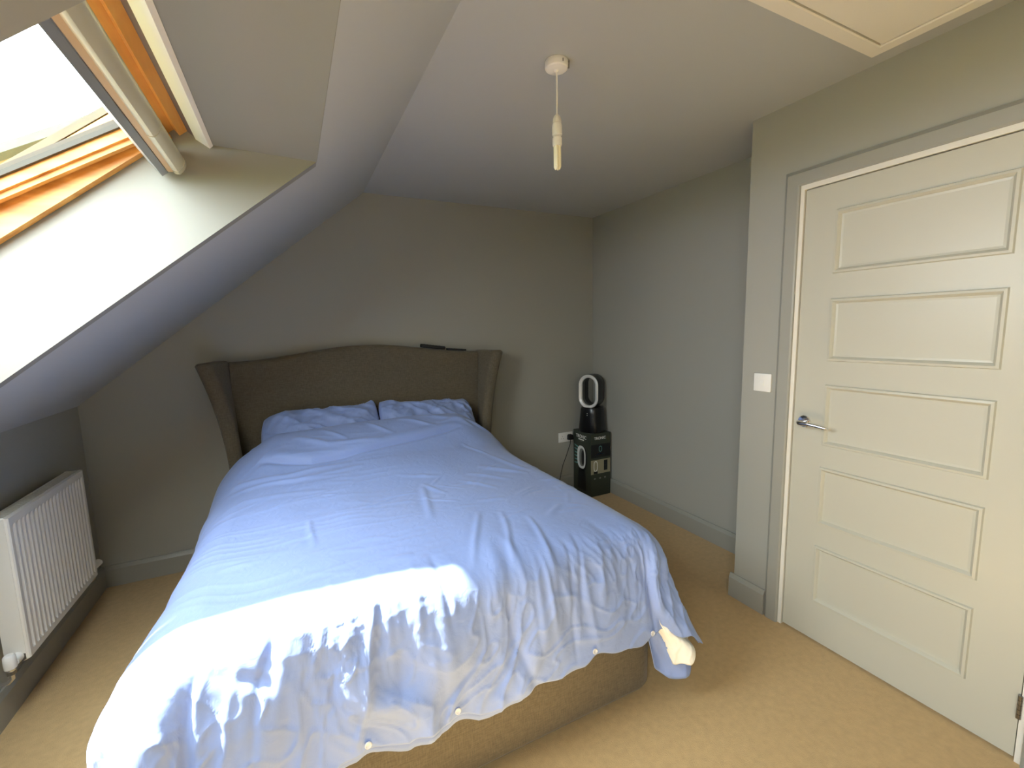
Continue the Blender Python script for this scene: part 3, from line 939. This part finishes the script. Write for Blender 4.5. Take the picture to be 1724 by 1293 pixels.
# ------------------------------------------------------------------ pillows
def pillow(label, xc, w, tilt, yb, zb, rz, seed, corner_lift, sag, rt):
    p = empty('pillow', (xc, yb, zb), rz)
    tag(p, label, 'pillow', 'pillows against the headboard')
    n_ = 70
    u = np.linspace(-1, 1, n_)[:, None] * np.ones((1, n_)); v = np.linspace(-1, 1, n_)[None, :] * np.ones((n_, 1))
    hgt = 0.48
    prof_ = np.clip((1 - np.abs(u) ** 3.2), 0, 1) ** 0.55 * np.clip((1 - np.abs(v) ** 3.2), 0, 1) ** 0.55
    pinch = 1 - 0.06 * (1 - v ** 2) * u ** 2 - 0.0
    pinch2 = 1 - 0.07 * (1 - u ** 2) * v ** 2
    nz_ = VN(seed)
    wv = 0.022 * (1 - np.abs(nz_(u * 4 + 3 * v, v * 2 + 7))) ** 3 + 0.010 * nz_(u * 7, v * 5) + 0.008 * (1 - np.abs(nz_(u * 9 - 5 * v, v * 4))) ** 4
    rc = 1 - 0.10 * np.abs(u) ** 6 * np.abs(v) ** 3
    X = u * w / 2 * pinch * rc; Yv = v * hgt / 2 * pinch2 * (1 - 0.10 * np.abs(u) ** 8)
    ct, st_ = math.cos(tilt), math.sin(tilt)
    lift = corner_lift * sstep(0.6, 1.0, u) * sstep(0.5, 1.0, v) + sag * sstep(-0.5, -1.0, u) + rt * u
    bm = bmesh.new()
    grids = []
    for sgn in (1, -1):
        Zt = sgn * (0.085 * prof_ + wv * prof_ ** 0.5)
        PX = X; PY = Yv * ct - Zt * st_; PZ = Yv * st_ + Zt * ct + lift
        grids.append([[bm.verts.new((PX[i, j], PY[i, j], PZ[i, j])) for j in range(n_)] for i in range(n_)])
    for gi, gq in enumerate(grids):
        for i in range(n_ - 1):
            for j in range(n_ - 1):
                f = [gq[i][j], gq[i + 1][j], gq[i + 1][j + 1], gq[i][j + 1]]
                bm.faces.new(f if gi == 0 else f[::-1])
    bmesh.ops.remove_doubles(bm, verts=bm.verts, dist=1e-5)
    me = bpy.data.meshes.new('pillowcase'); bm.to_mesh(me); bm.free()
    link('pillowcase', me, M['cotton'], p, True)
    # flat hem flap along one side
    sx = 1 if corner_lift > 0 else 1
    return p
pillow('pale blue pillow with a raised corner, left of the two', 1.224, 0.73, math.radians(46), -0.315, 0.785, 0.0, 21, 0.030, -0.035, 0.0)
pillow('pale blue pillow with a flat top edge, right of the two', 1.902, 0.70, math.radians(46), -0.315, 0.772, 0.0, 33, 0.0, 0.012, -0.020)

# ------------------------------------------------------------------ remotes lying on the headboard
def remote(label, xa, xb, th, wd_):
    z0 = max(hb_top(xa), hb_top((xa + xb) / 2), hb_top(xb))
    xm = (xa + xb) / 2
    ang = math.atan2(hb_top(xb) - hb_top(xa), xb - xa)
    r = empty('remote_control', (xm, -0.066, hb_top(xm) + 0.004))
    r.rotation_euler = (0, -ang, 0)
    tag(r, label, 'remote', 'remotes on the headboard')
    L = (xb - xa) / 2
    MB().box(-L, L, -wd_ / 2, wd_ / 2, 0.0, th, min(th, .02) * 0.35, 3).build('remote_body', M['matblack'], r, True, 40)
    kb = MB()
    for i in range(6):
        for j in range(3):
            kb.box(-L * 0.75 + i * L * 0.25, -L * 0.75 + i * L * 0.25 + 0.006, -0.012 + j * 0.009, -0.007 + j * 0.009, th, th + 0.0015)
    kb.build('keys', M['grille'], r)
remote('thicker longer black remote control on top of the headboard', 1.915, 2.098, 0.024, 0.045)
remote('thin short black remote control nearer the right headboard wing', 2.112, 2.262, 0.013, 0.040)

# ================================================================== RADIATOR
rad = empty('radiator', (0.0, -0.665, 0.0))
tag(rad, 'white ribbed panel radiator on the knee wall', 'radiator')
def rd(o): o.location = (0, 0.665, 0); return o
ry0, ry1, rz0, rz1, rxf = -1.000, -0.333, 0.222, 0.790, 0.098
# corrugated front panel
nr = 20
pts = []
yy0, yy1 = ry0 + 0.020, ry1 - 0.020
pitch = (yy1 - yy0) / nr
sec = [(ry0, rxf - 0.012), (ry0 + 0.003, rxf - 0.004), (ry0 + 0.008, rxf)]
for i in range(nr):
    a = yy0 + i * pitch
    for fr, dx in ((0.0, 0.0), (0.18, -0.001), (0.34, -0.011), (0.62, -0.011), (0.80, -0.001)):
        sec.append((a + fr * pitch, rxf + dx))
sec += [(yy1, rxf), (ry1 - 0.008, rxf), (ry1 - 0.003, rxf - 0.004), (ry1, rxf - 0.012)]
fp = MB()
levels = [(rz0, -0.010, 0.0), (rz0 + 0.006, 0.0, 0.0), (rz0 + 0.030, 0.0, 0.0), (rz0 + 0.045, 0.0, 1.0), (rz1 - 0.050, 0.0, 1.0), (rz1 - 0.035, 0.0, 0.0), (rz1 - 0.006, 0.0, 0.0), (rz1, -0.010, 0.0)]
prev = None
for z, dx, cor in levels:
    vs = fp.verts([(rxf + dx + ((x - rxf) * cor if 3 <= k < len(sec) - 4 else (x - rxf)), y, z) for k, (y, x) in enumerate(sec)])
    if prev:
        for k in range(len(vs) - 1): fp.face([prev[k], prev[k + 1], vs[k + 1], vs[k]])
    prev = vs
rd(fp.build('front_panel', M['radiator'], rad, True, 30))
bkp = MB().box(0.030, 0.042, ry0 + 0.004, ry1 - 0.004, rz0 + 0.01, rz1 - 0.012, 0.004, 2)
rd(bkp.build('back_panel', M['radiator'], rad, True, 40))
fins = MB()
for i in range(34):
    a = ry0 + 0.03 + i * (ry1 - ry0 - 0.06) / 33
    fins.box(0.042, rxf - 0.012, a, a + 0.0015, rz0 + 0.05, rz1 - 0.05)
rd(fins.build('convector_fins', M['radiator'], rad))
gr = MB()
gr.box(0.034, rxf - 0.006, ry0 + 0.002, ry0 + 0.008, rz1 - 0.010, rz1 - 0.004)
gr.box(0.034, 0.042, ry0, ry1, rz1 - 0.010, rz1 - 0.003)
gr.box(rxf - 0.014, rxf - 0.006, ry0, ry1, rz1 - 0.010, rz1 - 0.003)
for i in range(36):
    a = ry0 + 0.004 + i * (ry1 - ry0 - 0.010) / 35
    gr.box(0.036, rxf - 0.008, a, a + 0.008, rz1 - 0.009, rz1 - 0.004)
rd(gr.build('top_grille', M['radiator'], rad))
for a, b in ((ry0 - 0.001, ry0 + 0.004), (ry1 - 0.004, ry1 + 0.001)):
    sd = MB().prism([(0.028, rz0 + 0.03), (rxf - 0.010, rz0 + 0.03), (rxf - 0.010, rz1 - 0.004), (0.028, rz1 - 0.004)], a, b)
    rd(sd.build('side_panel', M['radiator'], rad))
for yb_ in (ry0 + 0.10, ry1 - 0.10):
    rd(MB().box(0.006, 0.030, yb_ - 0.02, yb_ + 0.02, 0.35, 0.70).build('wall_bracket', M['radiator'], rad))
def valve(y, sg, knob):
    v = empty('valve', (0, 0, 0), 0, rad); rd(v)
    zc = rz0 + 0.022
    b = MB()
    b.tube([(0.062, y, zc), (0.062, y + sg * 0.032, zc)], [0.013, 0.013], 16)
    b.tube([(0.062, y + sg * 0.046, zc + 0.016), (0.062, y + sg * 0.046, zc - 0.035)], [0.013, 0.013], 16)
    b.tube([(0.062, y + sg * 0.028, zc), (0.062, y + sg * 0.048, zc)], [0.0165, 0.0165], 6)
    b.build('valve_body', M['chrome'], v, True, 40)
    k = MB()
    if knob:
        k.lathe([(0, 0.030), (0.012, 0.030), (0.0175, 0.024), (0.0185, 0.0), (0.0175, -0.022), (0.013, -0.026), (0, -0.026)], 20, Matrix.Translation((0.062, y + sg * 0.046, zc + 0.010)))
        k.tube([(0.062, y + sg * 0.002, zc), (0.062, y + sg * 0.034, zc)], [0.0205, 0.0185], 18)
    else:
        k.tube([(0.066, y + sg * 0.012, zc + 0.004), (0.070, y + sg * 0.050, zc + 0.006), (0.074, y + sg * 0.088, zc + 0.010), (0.075, y + sg * 0.094, zc + 0.011)], [0.013, 0.015, 0.019, 0.012], 16)
    k.build('valve_cap', M['plastic'], v, True, 40)
    n_ = MB()
    n_.lathe([(0, -0.020), (0.015, -0.020), (0.015, -0.006), (0, -0.006)], 6, Matrix.Translation((0.062, y + sg * 0.046, zc - 0.016)))
    n_.build('valve_nut', M['steel'], v)
    pp = MB().tube([(0.062, y + sg * 0.046, zc - 0.03), (0.062, y + sg * 0.046, zc - 0.055), (0.052, y + sg * 0.046, zc - 0.068), (0.001, y + sg * 0.046, zc - 0.070)], 0.0075, 12)
    pp.build('pipe', M['chrome'], v, True, 40)
valve(ry0, -1, True)
valve(ry1, 1, False)
# bleed plug at the top near end
rd(MB().tube([(0.060, ry0, rz1 - 0.035), (0.060, ry0 - 0.020, rz1 - 0.035)], [0.015, 0.013], 14).build('bleed_plug', M['plastic'], rad, True, 40))

# ================================================================== PENDANT LAMP
pl_ = empty('pendant_lamp', (2.001, -1.790, H))
tag(pl_, 'bare white pendant lamp on a cord below the ceiling', 'lamp')
MB().lathe([(0, 0), (0.040, 0), (0.042, -0.004), (0.0425, -0.016), (0.040, -0.024), (0.036, -0.027), (0.009, -0.030), (0.005, -0.036), (0, -0.036)], 36).build('ceiling_rose', M['plastic'], pl_, True, 30)
MB().lathe([(0, -0.005), (0.012, -0.005), (0.012, 0.004), (0, 0.004)], 20, Matrix.Translation((0.0352, -0.0225, -0.013)) @ Matrix.Rotation(math.atan2(-0.0225, 0.0352), 4, 'Z') @ Matrix.Rotation(PI / 2, 4, 'Y')).build('rose_notch', M['grille'], pl_, True, 40)
MB().box(-0.0015, 0.0015, -0.0435, -0.0415, -0.019, -0.010).build('rose_slot', M['grille'], pl_)
MB().tube([(0, 0, -0.032), (0.0015, 0, -0.10), (0.0, 0.001, -0.185)], 0.0034, 10).build('cord', M['plastic'], pl_, True, 60)
MB().lathe([(0, -0.176), (0.006, -0.177), (0.0115, -0.183), (0.0150, -0.193), (0.0158, -0.2045), (0.0135, -0.2055), (0.0135, -0.2075), (0.0168, -0.2085), (0.0178, -0.215), (0.0180, -0.243), (0.0172, -0.2465), (0.0120, -0.2475), (0, -0.2475)], 28).build('lampholder', M['plastic'], pl_, True, 30)
bulb = MB().lathe([(0, -0.246), (0.0140, -0.246), (0.0140, -0.253), (0.0170, -0.256), (0.0172, -0.276), (0.0160, -0.2835), (0, -0.2835)], 28).build('bulb_base', M['plastic'], pl_, True, 30)
for i in range(4):
    a = PI / 4 + i * PI / 2
    x_, y_ = 0.0078 * math.cos(a), 0.0078 * math.sin(a)
    MB().tube([(x_, y_, -0.282), (x_, y_, -0.356), (x_ * 0.8, y_ * 0.8, -0.364)], [0.0060, 0.0060, 0.003], 12).build('lamp_tube', M['tube'], bulb, True, 60)

# ================================================================== SWITCH, SOCKET
sw_ = empty('light_switch', (XD, -1.881, 1.155))
tag(sw_, 'square white light switch beside the door', 'switch')
MB().box(-0.009, 0.0, -0.043, 0.043, -0.043, 0.043, 0.003, 2).build('switch_plate', M['plastic'], sw_, True, 40)
MB().prism([(-0.009, -0.014), (-0.0125, -0.014), (-0.0095, 0.014), (-0.009, 0.014)], -0.010, 0.010).build('rocker', M['plastic'], sw_)
so = empty('wall_socket', (3.195, 0.0, 0.475))
tag(so, 'white double socket on the wall beside the black box', 'socket')
MB().box(-0.073, 0.073, -0.010, 0.0, -0.043, 0.043, 0.003, 2).build('socket_plate', M['plastic'], so, True, 40)
for sx in (-0.036, 0.036):
    for (dx, dz, w_, h_) in ((0, 0.010, 0.0035, 0.009), (-0.010, -0.010, 0.006, 0.0035), (0.010, -0.010, 0.006, 0.0035)):
        MB().box(sx + dx - w_ / 2, sx + dx + w_ / 2, -0.0106, -0.009, dz - h_ / 2, dz + h_ / 2).build('pin_hole', M['grille'], so)
    MB().box(sx - 0.007 + (0.018 if sx > 0 else -0.018), sx + 0.007 + (0.018 if sx > 0 else -0.018), -0.0125, -0.009, 0.020, 0.034, 0.0015, 1).build('rocker', M['plastic'], so)
pg = empty('plug', (3.231, -0.0108, 0.475))
tag(pg, 'black plug with a thin lead in the white wall socket', 'plug')
MB().prism([(-0.024, -0.022), (0.024, -0.022), (0.022, 0.016), (0.012, 0.024), (-0.012, 0.024), (-0.022, 0.016)], -0.030, 0.0).build('plug_body', M['matblack'], pg)
MB().tube([(0, -0.018, -0.022), (-0.006, -0.022, -0.06), (-0.045, -0.024, -0.15), (-0.085, -0.024, -0.24), (-0.11, -0.026, -0.32), (-0.13, -0.03, -0.40), (-0.16, -0.05, -0.468), (-0.20, -0.09, -0.471)], 0.0032, 8).build('lead', M['matblack'], pg, True, 60)

# ================================================================== BOX AND FAN
bxx0, bxx1, bxy0, bxy1, bxz = 3.262, 3.468, -0.285, -0.030, 0.545
box_ = empty('cardboard_box', ((bxx0 + bxx1) / 2, (bxy0 + bxy1) / 2, 0))
tag(box_, 'tall dark printed cardboard box standing in the corner under the fan', 'box')
def bx_(o): o.location = -Vector(box_.location); return o
bx_(MB().box(bxx0, bxx1, bxy0, bxy1, 0.0, bxz, 0.0015, 1).build('carton', M['card'], box_))
E_ = 0.0006
FX = bxx0 - E_; FYF = bxy0 - E_
bwid, bdep = bxx1 - bxx0, bxy1 - bxy0
def flat(name, pts, m, face):
    """pts in face units: a 0..1 left to right as seen, b 0..1 bottom to top"""
    mb = MB()
    if face == 'left':      # seen left edge is the wall side
        v = [(FX, bxy1 + (bxy0 - bxy1) * a, bxz * b) for a, b in pts]
    else:
        v = [(bxx0 + bwid * a, FYF, bxz * b) for a, b in pts]
    mb.face(mb.verts(v))
    return bx_(mb.build(name, m, box_))
def ring2(name, outer, inner, m, face):
    mb = MB()
    f = (lambda a, b: (FX - .0004, bxy1 + (bxy0 - bxy1) * a, bxz * b)) if face == 'left' else (lambda a, b: (bxx0 + bwid * a, FYF - .0004, bxz * b))
    A = mb.verts([f(*p) for p in outer]); B = mb.verts([f(*p) for p in inner])
    for k in range(len(A)): mb.face([A[k], A[(k + 1) % len(A)], B[(k + 1) % len(A)], B[k]])
    return bx_(mb.build(name, m, box_))
def oval(ca_, cb_, ra, rb, n=32):
    # stadium outline in face units with straight sides
    out = []
    for k in range(n):
        t = 2 * PI * k / n
        c_, s_ = math.cos(t), math.sin(t)
        out.append((ca_ + ra * math.copysign(abs(c_) ** 0.8, c_), cb_ + rb * math.copysign(abs(s_) ** 0.65, s_)))
    return out
def text_mesh(name, body, size, m, face, a, b, parent):
    cu = bpy.data.curves.new('lettering', 'FONT')
    cu.body = body; cu.size = size; cu.align_x = 'CENTER'; cu.align_y = 'CENTER'; cu.offset = size * 0.025
    to = bpy.data.objects.new('lettering', cu); COL.objects.link(to)
    bpy.context.view_layer.update()
    me = bpy.data.meshes.new_from_object(to.evaluated_get(bpy.context.evaluated_depsgraph_get()))
    bpy.data.objects.remove(to)
    for v in me.vertices:
        x_, y_ = v.co.x, v.co.y
        if face == 'left': v.co = Vector((FX - .0004, bxy1 + (bxy0 - bxy1) * a - x_, bxz * b + y_))
        else: v.co = Vector((bxx0 + bwid * a + x_, FYF - .0004, bxz * b + y_))
    return bx_(link(name, me, m, parent))
# left face: lettering, loop-shaped fan picture with rays, dark stand
text_mesh('lettering', 'TRONIC', 0.040, M['cardwhite'], 'left', 0.46, 0.918, box_)
flat('print_line', [(0.30, 0.862), (0.62, 0.862), (0.62, 0.880), (0.30, 0.880)], M['cardwhite'], 'left')
flat('print_line', [(0.40, 0.845), (0.55, 0.845), (0.55, 0.852), (0.40, 0.852)], M['cardgrey'], 'left')
for k in range(6):
    b_ = 0.735 - k * 0.052
    flat('air_ray', [(0.06, b_ + 0.030 - k * 0.008), (0.06, b_ + 0.022 - k * 0.008), (0.28, b_ - 0.016), (0.28, b_ + 0.010)], M['cardteal'], 'left')
flat('loop_shadow', oval(0.52, 0.575, 0.26, 0.20), M['cardblack'], 'left')
ring2('loop_picture', oval(0.47, 0.585, 0.24, 0.185), oval(0.50, 0.585, 0.15, 0.145), M['cardwhite'], 'left')
ring2('loop_inside', oval(0.50, 0.585, 0.15, 0.145), oval(0.55, 0.585, 0.07, 0.12), M['cardgrey'], 'left')
flat('stand_picture', [(0.24, 0.06), (0.74, 0.06), (0.68, 0.40), (0.30, 0.40)], M['cardblack'], 'left')
# front face: lettering, night picture, tan band, icons
text_mesh('lettering', 'TRONIC', 0.032, M['cardwhite'], 'front', 0.46, 0.925, box_)
flat('night_picture', [(0.01, 0.62), (0.99, 0.62), (0.99, 0.83), (0.01, 0.83)], M['cardblack'], 'front')
ring2('glow_loop', oval(0.48, 0.755, 0.075, 0.045), oval(0.48, 0.755, 0.058, 0.038), M['cardteal'], 'front')
for k in range(9):
    t = PI * (k + 0.5) / 9
    c_, s_ = math.cos(t), math.sin(t)
    flat('glow_ray', [(0.48 + 0.08 * c_ - 0.012 * s_, 0.665 + 0.010 * s_), (0.48 + 0.30 * c_, 0.652 + 0.045 * s_), (0.48 + 0.08 * c_ + 0.012 * s_, 0.668 + 0.010 * s_)], M['cardblue'], 'front')
flat('tan_band', [(0.0, 0.36), (0.99, 0.36), (0.99, 0.585), (0.0, 0.585)], M['cardtan'], 'front')
ring2('loop_picture', oval(0.24, 0.485, 0.10, 0.085), oval(0.24, 0.485, 0.07, 0.072), M['cardwhite'], 'front')
ring2('stand_picture', [(0.14, 0.362), (0.34, 0.362), (0.34, 0.400), (0.14, 0.400)], [(0.23, 0.38), (0.25, 0.38), (0.25, 0.382), (0.23, 0.382)], M['cardblack'], 'front')
ring2('remote_picture', [(0.66, 0.40), (0.84, 0.40), (0.84, 0.565), (0.66, 0.565)], [(0.74, 0.48), (0.76, 0.48), (0.76, 0.482), (0.74, 0.482)], M['cardblack'], 'front')
for ca_ in (0.20, 0.47, 0.72):
    flat('icon', oval(ca_, 0.285, 0.045, 0.012, 14), M['cardgrey'], 'front')

fan = empty('bladeless_fan', (3.366, -0.165, bxz))
tag(fan, 'black bladeless fan with a silver oval ring standing on the box', 'fan')
fang = math.atan2(-0.456, -0.89)
fan.rotation_euler = (0, 0, fang)                      # local +x is the blowing direction
# base: rounded tapering column
def rrect(hx, hy, r, n=6):
    out = []
    for (cx, cy, a0_) in ((hx - r, hy - r, 0), (-hx + r, hy - r, PI / 2), (-hx + r, -hy + r, PI), (hx - r, -hy + r, 1.5 * PI)):
        for k in range(n + 1):
            a = a0_ + PI / 2 * k / n
            out.append((cx + r * math.cos(a), cy + r * math.sin(a)))
    return out
fb = MB(); prev = None
for z, hx, hy in ((0.0, 0.104, 0.104), (0.010, 0.106, 0.106), (0.08, 0.101, 0.101), (0.16, 0.095, 0.095), (0.195, 0.092, 0.093), (0.215, 0.085, 0.086)):
    vs = fb.verts([(a, b, z) for a, b in rrect(hx, hy, 0.075)])
    if prev:
        for k in range(len(vs)): fb.face([prev[k], prev[(k + 1) % len(vs)], vs[(k + 1) % len(vs)], vs[k]])
    else: fb.face(vs[::-1])
    prev = vs
fb.face(prev)
fb.build('fan_base', M['black'], fan, True, 40)
for dz in (0.150, 0.165):
    MB().lathe([(0, 0), (0.0035, 0), (0.003, 0.0015), (0, 0.002)], 12, Matrix.Translation((0.0962 - 0.05 * (dz - 0.15), 0.0, dz)) @ Matrix.Rotation(PI / 2, 4, 'Y')).build('indicator', M['cardwhite'], fan)
# loop: closed oval tube with a deep airfoil section
def loop_section(name, sec, m, hw=0.090, z0=0.205, z1=0.495, n=56):
    mb = MB(); rings = []
    zc = (z0 + z1) / 2; hh = (z1 - z0) / 2
    st = hh - hw
    for k in range(n):
        t = 2 * PI * k / n
        c_, s_ = math.cos(t), math.sin(t)
        rings.append(mb.verts([(dx, (hw - dr) * c_, zc + (hw - dr) * s_ + (st if s_ > 1e-6 else (-st if s_ < -1e-6 else 0))) for dx, dr in sec]))
    for k in range(n):
        A, B = rings[k], rings[(k + 1) % n]
        for j in range(len(sec)): mb.face([A[j], A[(j + 1) % len(sec)], B[(j + 1) % len(sec)], B[j]])
    return mb.build(name, m, fan, True, 45)
loop_section('fan_loop', [(0.072, 0.002), (0.0, 0.0), (-0.060, 0.004), (-0.068, 0.012), (-0.062, 0.022), (-0.030, 0.022), (0.040, 0.020), (0.072, 0.014)], M['black'])
loop_section('silver_ring', [(0.071, 0.000), (0.080, 0.002), (0.083, 0.008), (0.072, 0.026), (0.052, 0.026), (0.066, 0.012)], M['silver'])
loop_section('inner_band', [(0.050, 0.021), (0.050, 0.025), (0.012, 0.0245), (0.012, 0.021)], M['grille'])

# ================================================================== OUTSIDE
gnd = struct(MB().box(-60, 60, -60, 80, -5.4, -5.2).build('ground', M['grass']))
tag(gnd, 'green ground far below the skylight', 'ground')
hs = empty('neighbour_house', (-1.8, 12.0, -5.2))
tag(hs, 'neighbouring house with a grey tiled gable roof seen through the skylight', 'house')
ap = 11.20                                                # ridge above the ground
def house():
    hw, ev = 4.2, ap - 4.2 * 0.56
    MB().prism([(-hw, 0), (hw, 0), (hw, ev), (0, ap - 0.15), (-hw, ev)], -3.0, 6.0).build('house_wall', M['render'], hs)
    for sg in (-1, 1):
        MB().prism([(0, ap), (sg * (hw + 0.4), ap - (hw + 0.4) * 0.56), (sg * (hw + 0.4), ap - (hw + 0.4) * 0.56 - 0.16), (0, ap - 0.16)], -3.3, 6.3).build('roof_slope', M['rooftile'], hs)
house()
